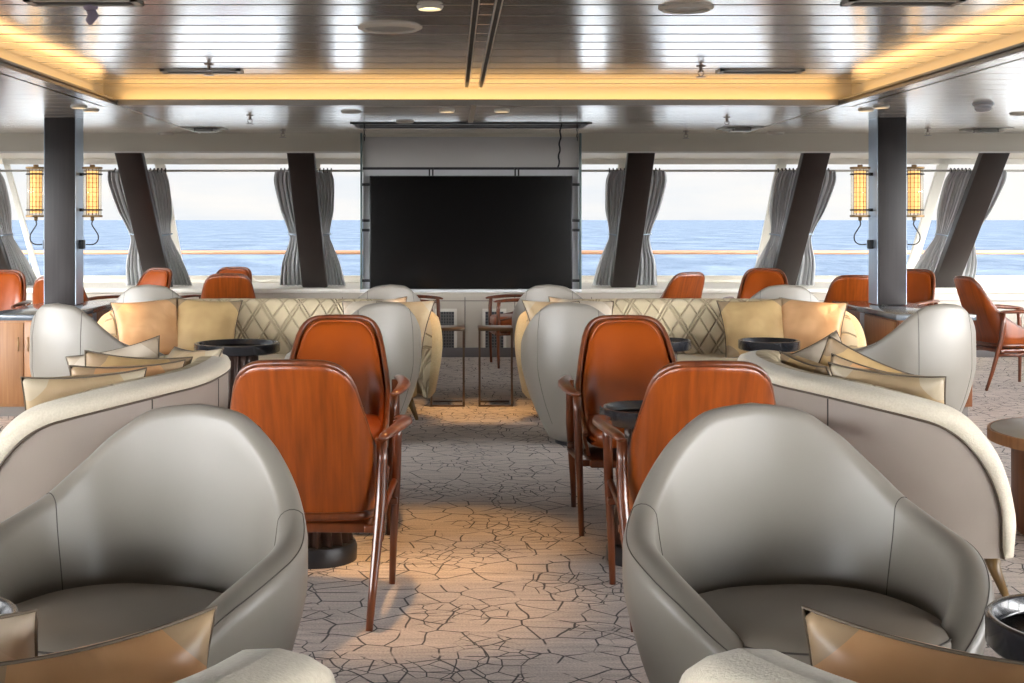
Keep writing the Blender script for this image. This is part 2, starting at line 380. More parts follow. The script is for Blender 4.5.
# ------------------------------------------------------------------ setting
X0, X1 = -6.2, 6.7; Y0, Y1 = -7.0, 13.35
struct(MB().box(X0, X1, Y0, 14.7, -.2, 0).build('floor', M['carpet']))
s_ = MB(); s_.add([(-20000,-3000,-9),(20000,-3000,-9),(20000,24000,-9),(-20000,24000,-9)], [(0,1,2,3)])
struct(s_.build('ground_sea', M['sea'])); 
struct(MB().box(-12, 12, 14.95, 18.2, -.3, -.05).build('floor_deck', M['deck']))

LO, HI = 2.17, 2.30
CX0, CX1, CD = -2.30, 2.655, 9.14          # cove lip edges
def slats(mb, x0, x1, y0, y1, z, step=.30, gap=.026, ph=0, th=.015, sag=.0003):
    y = y0 - ((y0-ph) % step)
    while y < y1:
        a = max(y0, y+gap/2); b = min(y1, y+step-gap/2)
        if b-a > .01:
            e = .003   # folded slat edges
            o = [(a, z+th), (a, z+e)] + [(a+e+(b-a-2*e)*q/8, z-sag*(1-(q/4-1)**2)) for q in (0, 8)] + [(b, z+e), (b, z+th)]
            vs = [(x, p[0], p[1]) for x in (x0, x1) for p in o]; n = len(o)
            mb.add(vs, [(i, i+1, n+i+1, n+i) for i in range(n-1)])
        y += step
m_ = MB(); slats(m_, CX0-.12, .085, Y0, CD+.12, HI); slats(m_, .113, .182, Y0, CD+.12, HI+.004); slats(m_, .214, CX1+.12, Y0, CD+.12, HI)
struct(m_.build('ceiling', M['ceil_hi']))
m_ = MB()
k_ = math.ceil(Y0/.30)
while k_*.30 < CD+.05:
    m_.box(CX0-.12, .085, k_*.30-.0128, k_*.30+.0128, HI+.0005, HI+.02).box(.214, CX1+.12, k_*.30-.0128, k_*.30+.0128, HI+.0005, HI+.02); k_ += 1
struct(m_.build('ceiling_joints', M['vent']))
m_ = MB().box(CX0-.3, CX1+.3, Y0, CD+.3, HI+.02, HI+.04)
struct(m_.build('ceiling_backing', M['dark']))
RX0, RX1, RY0, RY1 = -.80, 1.11, 10.83, 11.55      # recess of the screen lift
m_ = MB()
slats(m_, X0, CX0-.0, Y0, 12.25, LO, gap=.008); slats(m_, CX1, X1, Y0, 12.25, LO, gap=.008)
slats(m_, CX0, CX1, CD, RY0, LO, gap=.008); slats(m_, CX0, RX0, RY0, RY1, LO, gap=.008); slats(m_, RX1, CX1, RY0, RY1, LO, gap=.008); slats(m_, CX0, CX1, RY1, 12.25, LO, gap=.008)
struct(m_.build('ceiling_lower', M['ceil_lo']))
m_ = MB().box(X0, X1, CD+.2, RY0, LO+.02, LO+.03).box(X0, RX0, RY0, RY1, LO+.02, LO+.03).box(RX1, X1, RY0, RY1, LO+.02, LO+.03).box(X0, X1, RY1, 14.9, LO+.02, LO+.03)
m_.box(X0, CX0-.13, Y0, CD+.2, LO+.02, LO+.03).box(CX1+.13, X1, Y0, CD+.2, LO+.02, LO+.03)
struct(m_.build('ceiling_backing', M['dark']))
m_ = MB().box(RX0-.02, RX0, RY0-.02, RY1+.02, LO, 2.6).box(RX1, RX1+.02, RY0-.02, RY1+.02, LO, 2.6).box(RX0, RX1, RY0-.02, RY0, LO, 2.6).box(RX0, RX1, RY1, RY1+.02, LO, 2.6).box(RX0-.02, RX1+.02, RY0-.02, RY1+.02, 2.6, 2.62)
struct(m_.build('ceiling_recess', M['casing2']))
m_ = MB().box(RX0-.03, RX1+.03, RY0-.012, RY0+.006, LO-.012, LO+.01)
struct(m_.build('trim_1', M['darkmetal']))
# cove: back wall, channel floor, lip
c1 = .13
m_ = MB().box(CX0-c1-.02, CX1+c1+.02, CD+c1, CD+c1+.02, LO, HI+.02).box(CX0-c1-.02, CX0-c1, Y0, CD+c1, LO, HI+.02).box(CX1+c1, CX1+c1+.02, Y0, CD+c1, LO, HI+.02)
m_.box(CX0-c1, CX1+c1, CD, CD+c1, LO+.012, LO+.02).box(CX0-c1, CX0, Y0, CD, LO+.012, LO+.02).box(CX1, CX1+c1, Y0, CD, LO+.012, LO+.02)
struct(m_.build('ceiling_cove', M['cove']))
m_ = MB().box(CX0-.012, CX1+.012, CD-.012, CD, LO-.006, LO+.035).box(CX0-.012, CX0, Y0, CD, LO-.006, LO+.035).box(CX1, CX1+.012, Y0, CD, LO-.006, LO+.035)
struct(m_.build('trim_2', M['ventframe']))
# shadow joints that carry on from the cove corners + centre track
m_ = MB().box(CX0-.015, CX0-.005, CD, 12.2, LO-.004, LO+.002).box(CX1+.005, CX1+.015, CD, 12.2, LO-.004, LO+.002).box(.13, .17, CD, RY0-.02, LO-.006, LO+.002)
struct(m_.build('trim_3', M['fitting']))
# beams above the windows
struct(MB().box(X0, X1, 12.22, 12.4, 2.0, LO+.01).build('wall_header', M['beam'], bevel=.01))
struct(MB().box(X0, X1, 12.215, 12.24, 1.992, 2.006).build('trim_4', M['sill']))
struct(MB().box(X0, X1, 12.4, 14.9, 2.0, 2.1).build('ceiling_soffit', M['beam']))
# front wall
m_ = MB().box(X0, X1, Y1, Y1+.1, 0, .66)
x = X0
struct(m_.build('wall_front', M['wallpanel']))
m_ = MB()
xs = [-5.5,-4.4,-3.3,-2.2,-1.1,-.32,.13,.63,1.4,2.5,3.6,4.7,5.8]
for q in xs: m_.box(q-.004, q+.004, Y1-.003, Y1+.01, .095, .6)
m_.box(X0, X1, Y1-.004, Y1+.01, .56, .567)
struct(m_.build('trim_5', M['plinth']))
struct(MB().box(X0, X1, Y1-.02, Y1, 0, .095).build('baseboard_front', M['skirt'], bevel=.003))
struct(MB().box(X0, X1, Y1-.04, 14.66, .645, .69).build('window_sill', M['sill'], bevel=.008))
# windows
PX = [-4.57, -2.98, -1.395, .185, 1.745, 3.36, 5.01, 6.6]
def zlerp(y): return .75 + (14.6-y)/(14.6-13.5)*(2.0-.75)
for i in range(len(PX)-1):
    a, b = PX[i], PX[i+1]
    m_ = MB()
    t = .05
    def rk(x0, x1, v0, v1, th=.05):
        pts = []
        for (v) in (v0, v1):
            y = 14.6 + (13.5-14.6)*v; z = .72 + (2.0-.72)*v
            for d in (0, th): pts += [(x0, y+d, z), (x1, y+d, z)]
        m_.add(pts, [(0,1,5,4),(2,6,7,3),(0,4,6,2),(1,3,7,5),(0,2,3,1),(4,5,7,6)])
    rk(a, b, -.02, .035); rk(a, b, .955, .997); rk(a, a+t, 0, 1); rk(b-t, b, 0, 1)
    fr = m_.build('window_%d' % (i+1), M['sill']); struct(fr)
    g = MB(); g.add([(a+t, 14.62-.03, .75), (b-t, 14.62-.03, .75), (b-t, 13.55, 1.97), (a+t, 13.55, 1.97)], [(0,1,2,3)])
    g.build('pane', M['glass'], fr)
# little oval drain caps on the sill
m_ = MB()
struct(MB().box(X0, X1, 14.6, 14.75, .69, .735).build('trim_6', M['sill'], bevel=.004))
# raking pillars
for i, px in enumerate(PX):
    m_ = MB(); hw = .125
    pts = []
    for (y, z) in ((12.22, 2.0), (13.50, .69)):
        for d in (0, .12): pts += [(px-hw, y+d, z), (px+hw, y+d, z)]
    m_.add(pts, [(0,1,5,4),(2,6,7,3),(0,4,6,2),(1,3,7,5),(0,2,3,1),(4,5,7,6)])
    struct(m_.build('window_pillar', M['pillar'], bevel=.008))
# curtain rod
rod = MB().tube([(-6, 12.72, 1.846), (6.5, 12.72, 1.846)], .011, 8)
rod = rod.build('curtain_rod', M['ventframe'], smooth=True)
tag(rod, 'thin grey curtain rod running along the tops of all the windows', 'curtain rod')
# curtains
def curtain(px, side, i, lab):
    o = thing('curtain', lab, 'curtain', (px, 0, 0), 0, 'tied silver curtains beside the window pillars')
    if side*(px-.185) > 0: wid = pchip([(0, .30), (.08, .325), (.3, .30), (.52, .24), (.56, .235), (.62, .255), (.8, .34), (1, .39)])
    else: wid = pchip([(0, .24), (.08, .262), (.3, .24), (.52, .175), (.56, .17), (.62, .19), (.8, .25), (1, .29)])
    inn = pchip([(0, .03), (.3, .03), (.54, .05), (.6, .05), (1, .02)])
    amp = pchip([(0, .022), (.3, .03), (.54, .008), (.7, .03), (1, .045)])
    rows = []; rnd = random.Random(i*3+side+9)
    ph = rnd.random()*6; K = 7.5
    for r in range(41):
        v = r/40; y = 12.71 + v*(13.80-12.71); z = 1.845 - v*(1.845-.697)
        row = []
        for c in range(76):
            u = c/75; a = inn(v) + (wid(v)-inn(v))*u
            p = u*K*2*PI + ph + .6*math.sin(v*3+u*4)
            yy = y + amp(v)*(math.sin(p) + .35*math.sin(2.3*p+v*2)) ; xx = a + .006*math.cos(p*1.0)
            row.append((side*xx, yy, z - (.0 if r < 40 else .0)))
        rows.append(row)
    MB().grid(rows).build('drape', M['curtain'], o, smooth=True, solid=.003)
    v = .54; y = 12.71+v*1.09; z = 1.845-v*1.15
    pts = [(side*((inn(v)+wid(v))/2+(wid(v)-inn(v)+.02)/2*math.cos(t)), y+.03*math.sin(t), z+.012*math.cos(t)) for t in [k*2*PI/16 for k in range(16)]]
    MB().tube(pts, .008, 6, closed=True).build('tieback', M['steel'], o, smooth=True)
    for k in range(6):
        x = side*(.06+k*.036); MB().tube([(x, 12.72+.02*math.cos(t), 1.85+.02*math.sin(t)) for t in [j*PI/4 for j in range(8)]], .005, 5, closed=True).build('curtain_ring', M['darkmetal'], o, smooth=True)
    return o
pn = {0:'far-left pillar at the frame edge', 1:'pillar behind the left column lamps', 2:'pillar left of the screen', 4:'pillar right of the screen', 5:'pillar left of the right column', 6:'rightmost window pillar'}
for i in (0,1,2,4,5,6):
    for sd, nm in ((-1,'left'),(1,'right')):
        curtain(PX[i], sd, i, 'silver-grey pleated curtain tied on the %s side of the %s' % (nm, pn[i]))
# ventilation grilles in the front wall
for gx0, gx1, lab in ((-.17,.05,'left of the two white-framed square-mesh vents under the hanging screen'), (.305,.545,'right of the two white-framed square-mesh vents, behind the brown chair leg')):
    o = thing('wall_vent', lab, 'vent', ((gx0+gx1)/2, Y1-.004, .055))
    w_ = (gx1-gx0)/2
    m_ = MB().box(-w_, w_, -.012, 0, 0, .03).box(-w_, w_, -.012, 0, .40, .43).box(-w_, -w_+.03, -.012, 0, .03, .40).box(w_-.03, w_, -.012, 0, .03, .40)
    m_.build('vent_frame', M['sill'], o)
    MB().box(-w_+.03, w_-.03, -.002, 0, .03, .40).build('backing', M['grille'], o)
    m_ = MB(); nb = 6
    for k in range(1, nb): x = -w_+.03+(2*w_-.06)*k/nb; m_.box(x-.006, x+.006, -.008, -.002, .03, .40)
    for k in range(1, 12): z = .03+.37*k/12; m_.box(-w_+.03, w_-.03, -.009, -.003, z-.005, z+.005)
    m_.build('mesh', M['grillebar'], o)
# side walls with windows, back wall with windows either side of a solid middle
for nm, xa, xb in (('left', X0-.15, X0), ('right', X1, X1+.15)):
    struct(MB().box(xa, xb, Y0, 13.35, 0, .69).build('wall_%s' % nm, M['wallpanel']))
    struct(MB().box(xa, xb, Y0, 12.4, 2.0, LO+.2).build('wall_%s_header' % nm, M['beam']))
    for k in range(11):
        y = Y0+.8+k*1.85; struct(MB().box(xa, xb, y-.1, y+.1, .69, 2.0).build('window_pillar', M['pillar']))
struct(MB().box(X0, X1, Y0-.15, Y0, 0, .69).box(X0, X1, Y0-.15, Y0, 2.0, 2.4).box(-3.1, 3.5, Y0-.16, Y0+.01, 0, 2.4).build('wall_back', M['pillar']))
# outside handrail
o = thing('ship_handrail', 'varnished wooden handrail outside the windows above the blue sea', 'handrail', (0, 17.0, -.05))
MB().tube([(-10, 0, 1.01), (10, 0, 1.01)], .026, 10).build('handrail', M['rail'], o, smooth=True)
for k in range(-5, 6): MB().tube([(k*1.9+.3, 0, 0), (k*1.9+.3, 0, 1.0)], .012, 8).build('post', M['steel'], o, smooth=True)
MB().tube([(-10, 0, .62), (10, 0, .62)], .006, 6).build('lower_wire', M['steel'], o, smooth=True)

# ------------------------------------------------------------------ columns, consoles, column lamps
for (a, b, nm) in ((-3.163, -2.92, 'left'), (3.30, 3.524, 'right')):
    cabx = (-3.28, -2.70) if nm == 'left' else (3.10, 3.66)
    m_ = MB().box(a+.004, b-.004, 10.3, 10.54, .718, LO)
    cc = struct(m_.build('column', M['column'], bevel=.004), 'dark stained square column on the %s console' % nm)
    MB().box(a-.002, a+.006, 10.315, 10.53, .72, LO-.002).box(b-.006, b+.002, 10.315, 10.53, .72, LO-.002).build('side_panel', M['steel'], cc)
    x0, x1 = cabx; y0, y1 = 9.28, 10.85
    o = thing('console_cabinet', 'wooden console cabinet with dark grey stone top under the %s column' % nm, 'cabinet', ((x0+x1)/2, (y0+y1)/2, 0))
    hx, hy = (x1-x0)/2, (y1-y0)/2
    MB().box(-hx+.04, hx-.04, -hy+.05, hy-.05, 0, .07).build('plinth', M['plinth'], o)
    MB().box(-hx+.02, hx-.02, -hy+.02, hy-.02, .07, .675).build('body', M['cabwood'] if nm == 'left' else M['cabwood2'], o, bevel=.004)
    MB().box(-hx, hx, -hy, hy, .675, .716).build('countertop', M['counter'], o, bevel=.004)
    for sx in (-1, 1):
        MB().box(-.006+sx*(hx-.016), .006+sx*(hx-.016), -hy+.06, -.03, .09, .66).build('side_panel', M['cabwood'], o, bevel=.002)
        MB().box(-.008+sx*(hx-.018), .008+sx*(hx-.018), -.02, .08, .08, .67).build('side_post', M['steel'], o, bevel=.002)
    for k, (p, q) in enumerate(((-hx+.03, -.004), (.004, hx-.03))):
        d = MB().box(p, q, -hy+.008, -hy+.022, .09, .66).build('door', M['cabwood'] if nm == 'left' else M['cabwood2'], o, bevel=.002)
        hxx = q-.03 if k == 0 else p+.03
        MB().tube([(hxx, -hy-.006, .46), (hxx, -hy-.006, .56)], .005, 6).build('handle', M['brass'], d, smooth=True)

def lamp(x, side, lab):
    # side: direction from the column to the lamp
    o = thing('column_lamp', lab, 'lamp', (x, 10.43, 1.40), 0, 'cylinder lamps clamped to the columns')
    r = .07
    MB().lathe([(r, .012), (r, .378)], 24).build('glass_tube', M['lampglass'], o, smooth=True)
    MB().lathe([(0, -.002), (r+.008, -.002), (r+.008, .014), (0, .014)], 24).build('bottom_cap', M['brass'], o, bevel=.003)
    MB().lathe([(0, .376), (r+.008, .376), (r+.008, .392), (.02, .394), (.02, .41), (0, .41)], 24).build('top_cap', M['brass'], o, bevel=.003)
    sh = MB().lathe([(.043, .03), (.043, .36)], 20).build('light_tube', M['lampglow'], o, smooth=True)
    m_ = MB()
    for k in range(10):
        a = 2*PI*k/10; m_.tube([(.048*math.cos(a), .048*math.sin(a), .014), (.048*math.cos(a), .048*math.sin(a), .376)], .0028, 5)
    for k in range(9):
        z = .045+k*.037; m_.tube([(.049*math.cos(t), .049*math.sin(t), z) for t in [j*2*PI/16 for j in range(16)]], .0016, 4, closed=True)
    m_.build('inner_cage', M['brass'], sh, smooth=True)
    for z in (.055, .335):
        m_ = MB().tube([((r+.002)*math.cos(t), (r+.002)*math.sin(t), z) for t in [j*2*PI/20 for j in range(20)]], .006, 6, closed=True)
        m_.box(min(-side*(r), -side*(r+.028)), max(-side*r, -side*(r+.028)), -.014, .014, z-.012, z+.012)
        m_.build('bracket', M['darkmetal'], o, smooth='auto')
    pts = [(0,0,0),(0,0,-.03),(-.004*side,0,-.06),(.02*side,0,-.10),(.045*side,0,-.145),(.04*side,0,-.19),(.005*side,0,-.215),(-side*.05,0,-.215)]
    sm = []
    for i in range(len(pts)-1):
        for t in (0,.33,.66):
            p0 = pts[max(0,i-1)]; p1 = pts[i]; p2 = pts[i+1]; p3 = pts[min(len(pts)-1,i+2)]
            sm.append(tuple(.5*(2*p1[k]+(p2[k]-p0[k])*t+(2*p0[k]-5*p1[k]+4*p2[k]-p3[k])*t*t+(3*p1[k]-p0[k]-3*p2[k]+p3[k])*t**3) for k in range(3)))
    sm.append(pts[-1])
    MB().tube(sm, .005, 6).build('cable', M['cable'], o, smooth=True)
    MB().lathe([(0,-.03),(.012,-.03),(.016,0),(0,0)], 12).build('cable_gland', M['brass'], o, smooth=True)
    bx = -side*(.098-.018)
    MB().box(bx-.018, bx+.018, -.03, .03, -.25, -.18).build('junction_box', M['darkmetal'], o, bevel=.004)
    return o
lamp(-2.92+.10, 1, 'glowing cylinder lamp on the right side of the left column')
lamp(-3.163-.10, -1, 'glowing cylinder lamp on the left side of the left column')
lamp(3.30-.10, -1, 'glowing cylinder lamp on the left side of the right column')
lamp(3.524+.10, 1, 'glowing cylinder lamp on the right side of the right column')

# ------------------------------------------------------------------ screen lift
o = thing('television', 'large black flat screen hanging from the ceiling lift', 'television', (.157, 11.0, 0))
MB().box(-.838, .838, -.02, .03, .805, 1.742).build('bezel', M['tvframe'], o, bevel=.004)
MB().box(-.83, .83, -.022, -.018, .814, 1.734).build('screen', M['tvblack'], o)
for x in (-.33, .38):
    MB().box(x-.02, x-.008, .0, .03, 1.74, 1.81).box(x+.008, x+.02, .0, .03, 1.74, 1.81).build('mounting_strap', M['darkmetal'], o)
o = thing('screen_lift', 'grey drop-down lift frame that carries the television', 'lift', (.157, 11.08, 0))
MB().box(-.90, .90, .02, .04, 1.80, 2.07).build('upper_panel', M['casing'], o, bevel=.003)
MB().box(-.90, .90, .03, .045, .80, 1.80).build('back_panel', M['casing2'], o)
for s in (-1, 1):
    MB().box(min(s*.905, s*.92), max(s*.905, s*.92), -.03, .06, .785, 2.10).build('side_edge', M['edgemetal'], o, bevel=.002)
    for z in (1.28, 1.36, .86, 1.66):
        MB().box(min(s*.82, s*.905), max(s*.82, s*.905), -.01, .02, z, z+.022).build('clamp', M['darkmetal'], o)
    m_ = MB()
    for k in range(14): 
        z = 2.05+k*.026
        m_.tube([(s*.885+(.006*math.cos(t) if k%2 else 0), -.02+(0 if k%2 else .006*math.cos(t)), z+.016*math.sin(t)) for t in [j*PI/4 for j in range(8)]], .003, 4, closed=True)
    m_.build('chain', M['darkmetal'], o, smooth=True)
MB().box(-.90, .90, -.01, .015, 1.795, 1.815).build('cross_bar', M['darkmetal'], o)
MB().box(-.92, .92, -.04, .06, .775, .80).build('bottom_rail', M['casing2'], o, bevel=.002)
pts = [(.757+.005*math.sin(k*.5)-.03*k/60, -.02+.006*math.cos(k*1.4), 2.3-.5*k/60) for k in range(61)]
MB().tube(pts, .007, 6).build('coiled_cable', M['darkmetal'], o, smooth=True)

# ------------------------------------------------------------------ ceiling fittings
def px2ceil(px, py, z):
    D = (z-CAMZ)*FK/(HY-py); return ((px-VX)*D/FK, D)
def sprinkler(px, py, z, lab):
    x, y = px2ceil(px, py, z); o = thing('sprinkler', lab, 'sprinkler', (x, y, z+.003), 0, 'brass sprinkler heads')
    MB().lathe([(0,0),(.03,0),(.028,-.008),(.011,-.01),(.011,-.035),(.016,-.04),(0,-.04)], 16).build('body', M['sprinkler'], o, smooth='auto')
    MB().tube([(-.014,0,-.03),(-.018,0,-.05),(0,0,-.068)], .003, 5).tube([(.014,0,-.03),(.018,0,-.05),(0,0,-.068)], .003, 5).build('yoke', M['sprinkler'], o, smooth=True)
    m_ = MB().lathe([(0,-.068),(.03,-.066),(.032,-.07),(0,-.072)], 16); m_.build('deflector', M['sprinkler'], o, smooth='auto')
for a in ((209,64,HI,'sprinkler head beside the left slot vent in the raised ceiling'), (701,66,HI,'sprinkler head beside the right slot vent in the raised ceiling'), (250,115,LO,'sprinkler head on lower ceiling right of the left square diffuser'),
          (283,130,LO,'sprinkler head on lower ceiling nearest the screen, left side'), (686,131,LO,'sprinkler head on lower ceiling right of the screen, close to the beam'), (727,117,LO,'sprinkler head on lower ceiling above the middle square diffuser'), (928,128,LO,'sprinkler head on lower ceiling right of the right column')):
    sprinkler(*a)
def slotvent(px0, px1, py, z, lab, dy=.16):
    xa, y = px2ceil(px0, py, z); xb, _ = px2ceil(px1, py, z)
    o = thing('slot_vent', lab, 'vent', ((xa+xb)/2, y, z)); h = (xb-xa)/2
    m_ = MB().box(-h, h, -dy/2, -dy/2+.025, -.012, 0).box(-h, h, dy/2-.025, dy/2, -.012, 0).box(-h, -h+.03, -dy/2, dy/2, -.012, 0).box(h-.03, h, -dy/2, dy/2, -.012, 0)
    m_.build('vent_frame', M['ventframe'], o)
    MB().box(-h+.03, h-.03, -dy/2+.02, dy/2-.02, -.004, 0).build('backing', M['grille'], o)
    m_ = MB()
    for k in range(1, 5): y_ = -dy/2+.02+(dy-.04)*k/5; m_.box(-h+.03, h-.03, y_-.004, y_+.004, -.009, -.004)
    m_.build('louvres', M['vent'], o)
slotvent(162, 242, 70.5, HI, 'left slot vent in the raised slatted ceiling')
slotvent(718, 802, 70.5, HI, 'right slot vent in the raised slatted ceiling')
slotvent(28, 140, 1, HI, 'slot vent at the top left frame edge', .14)
slotvent(845, 960, 1, HI, 'slot vent at the top right frame edge', .14)
def disc(px, py, z, r, lab, name='ceiling_speaker', cat='speaker', lit=False, grp=None):
    x, y = px2ceil(px, py, z); o = thing(name, lab, cat, (x, y, z), 0, grp)
    MB().lathe([(r*.80,-.002),(r*.8,-.012),(r*.86,-.016),(r,-.005),(r,0)], 32).build('rim', M['fitting'], o, smooth='auto')
    MB().lathe([(0,-.006 if not lit else -.004),(r*.81,-.006 if not lit else -.004),(r*.81,-.002),(0,-.002)], 32).build('lens' if lit else 'cover', M['downlight'] if lit else M['ventframe'], o, smooth='auto')
    return x, y
disc(390, 27, HI, .155, 'large round ceiling speaker left of the centre track')
disc(686, 7, HI, .12, 'round ceiling speaker right of the centre track')
DL = 'recessed downlights'
spots = []
for (a, b, z, lab) in ((430,6,HI,'lit round downlight at the top, left of the track'), (447,110,LO,'lit downlight in front of the screen, left one'), (502,110,LO,'lit downlight in front of the screen, right one'),
    (79,106,LO,'lit downlight above the left column, nearer one'), (91,109.5,LO,'lit downlight above the left column, farther one'), (866,109,LO,'lit downlight above the right column, farther one'), (881,106,LO,'lit downlight above the right column, nearer one'),
    (398,-33,HI,'lit downlight just above the top edge of the frame'),
    ):
    x, y = disc(a, b, z, .058, lab, 'downlight', 'ceiling light', True, DL); spots.append((x, y, z))
for (a, b, lab) in ((351,111,'dim round fitting in the lower ceiling left of the screen'), (405,121,'shallow round fitting just in front of the screen recess'), (166,133.4,'small round fitting by the beam left of the left diffuser'), (776,132.5,'small round fitting by the beam right of the middle diffuser'),
    (1020,113,'round fitting cut by the right frame edge')):
    disc(a, b, LO, .075, lab, 'ceiling_fitting', 'ceiling fitting')
for (a, b, lab) in ((205,128,'left square ceiling diffuser on lower ceiling'), (740,127.5,'square ceiling diffuser left of the right column'), (986,128.5,'square ceiling diffuser near the right frame edge')):
    x, y = px2ceil(a, b, LO); o = thing('ceiling_diffuser', lab, 'diffuser', (x, y, LO), 0, 'square ceiling diffusers')
    MB().box(-.17,.17,-.17,.17,-.008,0).build('frame', M['ventframe'], o, bevel=.002)
    for k, (s, z) in enumerate(((.13,.02), (.09,.032))):
        m_ = MB().box(-s,s,-s,s,-z-.003,-z)
        m_.build('baffle', M['ventframe'], o)
    m_ = MB()
    for q in (-1,1):
        for p in (-1,1): m_.box(q*.075-.005,q*.075+.005,p*.075-.005,p*.075+.005,-.034,-.006)
    m_.build('spacers', M['vent'], o)
x, y = px2ceil(983, 103, LO)
o = thing('smoke_detector', 'round grey smoke detector on lower ceiling at right', 'smoke detector', (x, y, LO))
MB().lathe([(.068,0),(.07,-.012),(.06,-.02)], 24).build('base', M['detector'], o, smooth='auto')
MB().lathe([(.052,-.02),(.056,-.04),(.04,-.058),(0,-.062)], 24, flute=24, fd=.004, f0=-.05, f1=-.02).build('dome', M['detector'], o, smooth='auto')
x, y = px2ceil(84, 0, HI)
o = thing('ceiling_hook', 'small lilac hanging ceiling fitting at the top left', 'hook', (x, y+.1, HI))
MB().lathe([(0,0),(.035,0),(.03,-.02),(.018,-.03)], 16).build('base', M['lilac'], o, smooth='auto')
MB().tube([(0,0,-.025),(.012,0,-.05),(-.004,0,-.075),(.0,0,-.09)], [.02,.024,.018,.006], 10).build('hook', M['lilac'], o, smooth=True)
# centre track in the raised ceiling
o = thing('ceiling_track', 'twin-slot metal track down the middle of the slatted ceiling', 'track', (.15, 0, HI))
for s in (-1, 1):
    c = s*.049
    MB().box(c-.010, c+.010, Y0, CD+.1, -.002, .012).build('slot', M['grille'], o)
    for q in (-1, 1): MB().box(c+q*.0125-.0025, c+q*.0125+.0025, Y0, CD+.12, -.01, .012).build('lip', M['fitting'], o)

# ------------------------------------------------------------------ tub chair (faces +Y)
def make_tub(label):
    t = thing('tub_chair', label, 'armchair', (0,0,0), 0, 'grey leather tub chairs')
    Rx = .425
    Hs = pchip([(0,.89),(18,.876),(34,.815),(48,.73),(62,.657),(78,.618),(95,.597),(115,.548),(135,.455),(150,.395),(163,.36),(180,.35)])
    ff = pchip([(.035,.60),(.10,.68),(.20,.79),(.35,.92),(.52,1.0),(.68,.995),(.88,.93)])
    tk = pchip([(0,.06),(60,.07),(95,.095),(130,.10),(165,.06),(180,.06)])
    inn = pchip([(.30,.86),(.40,.92),(.6,1.0),(.9,1.0)])
    rows = []; nT = 144; ridge = []; seamrow = []
    def rad(th): return Rx*(1+.02*math.sin(th)**2)*(1.0 if abs(math.degrees(th)) < 90 else 1.0-.06*((abs(math.degrees(th))-90)/90))
    cols = []
    for j in range(nT):
        th = -PI + 2*PI*j/nT; d = abs(math.degrees(th)); H = Hs(d); tt = tk(d); Rr = rad(th)
        col = []
        n1, n2, n3 = 16, 9, 14
        zt = H-tt*.5
        for k in range(n1):
            z = .035+(zt-.035)*k/(n1-1); col.append((Rr*ff(z), z))
        ro = Rr*ff(zt)
        for k in range(1, n2):
            a = PI*k/n2; col.append((ro-tt/2+tt/2*math.cos(a), zt+tt*.5*math.sin(a)))
        for k in range(n3):
            q = k/(n3-1); z = zt+(min(.32, zt-.02)-zt)*q
            col.append(((ro-tt)*(inn(z)/inn(zt)) - .012*math.sin(q*PI), z))
        cols.append([(r*math.sin(th), -r*math.cos(th), z) for (r, z) in col])
    nr = len(cols[0]); rows = [[cols[j][i] for j in range(nT)] for i in range(nr)]
    mb = MB(); mb.grid(rows, closed=True)
    # underside and inner floor
    mb.f.append(tuple(range(nT))[::-1]); mb.f.append(tuple((nr-1)*nT+j for j in range(nT)))
    mb.build('shell', M['tub'], t, smooth=True)
    # stitched seams: along the outside arm edge and down where back meets arm
    i_s = 14
    def col_at(th, i): return cols[int(round((th+PI)/(2*PI)*nT)) % nT][i]
    for s in (-1, 1):
        pts = []
        for j in range(nT):
            th = -PI+2*PI*j/nT
            if s*th > R(58) and s*th < R(150):
                p = Vector(cols[j][17]); pts.append(p*1.0)
        MB().tube([tuple(p) for p in pts], .0016, 5).build('arm_seam', M['seam'], t, smooth=True)
        pts = [Vector(col_at(s*R(60), i)) for i in range(17, nr)]
        MB().tube([tuple(p) for p in pts], .0015, 5).build('side_seam', M['seam'], t, smooth=True)
        pts = [Vector(col_at(s*R(28), i)) for i in range(2, 19)]
        MB().tube([tuple(p) for p in pts], .0018, 5).build('back_seam', M['seam'], t, smooth=True)
    # cushion
    rows = []
    rr = lambda th: .315*(abs(math.cos(th))**2.5+abs(math.sin(th))**2.5)**(-1/2.5)
    prof = [(.0,.325),(.80,.325),(.93,.335),(.985,.36),(1.0,.385),(.985,.41),(.93,.43),(.82,.443),(.6,.455),(.3,.462),(.0,.464)]
    for (k, z) in prof:
        row = []
        for j in range(64):
            th = 2*PI*j/64; r = rr(th)*k; y = r*math.sin(th)*1.03+.035
            row.append((r*math.cos(th)*.96, y, z+.012+.05*(y/.33)*.4))
        rows.append(row)
    c = MB().grid(rows, closed=True).build('seat_cushion', M['tubseat'], t, smooth=True)
    pts = []
    for j in range(64):
        th = 2*PI*j/64; r = rr(th)*.975; y = r*math.sin(th)*1.03+.035; pts.append((r*math.cos(th)*.96, y, .430+.05*(y/.33)*.4))
    MB().tube(pts, .0022, 5, closed=True).build('piping', M['seam'], c, smooth=True)
    MB().lathe([(0,0),(.22,0),(.22,.02),(.24,.036),(0,.036)], 40).build('swivel_base', M['foot'], t, smooth='auto')
    return t
tub = make_tub('large grey leather tub chair in the right foreground, beside the aisle')
tub.location = (.845, 3.19, 0); tub.rotation_euler.z = yaw(.12, -1)
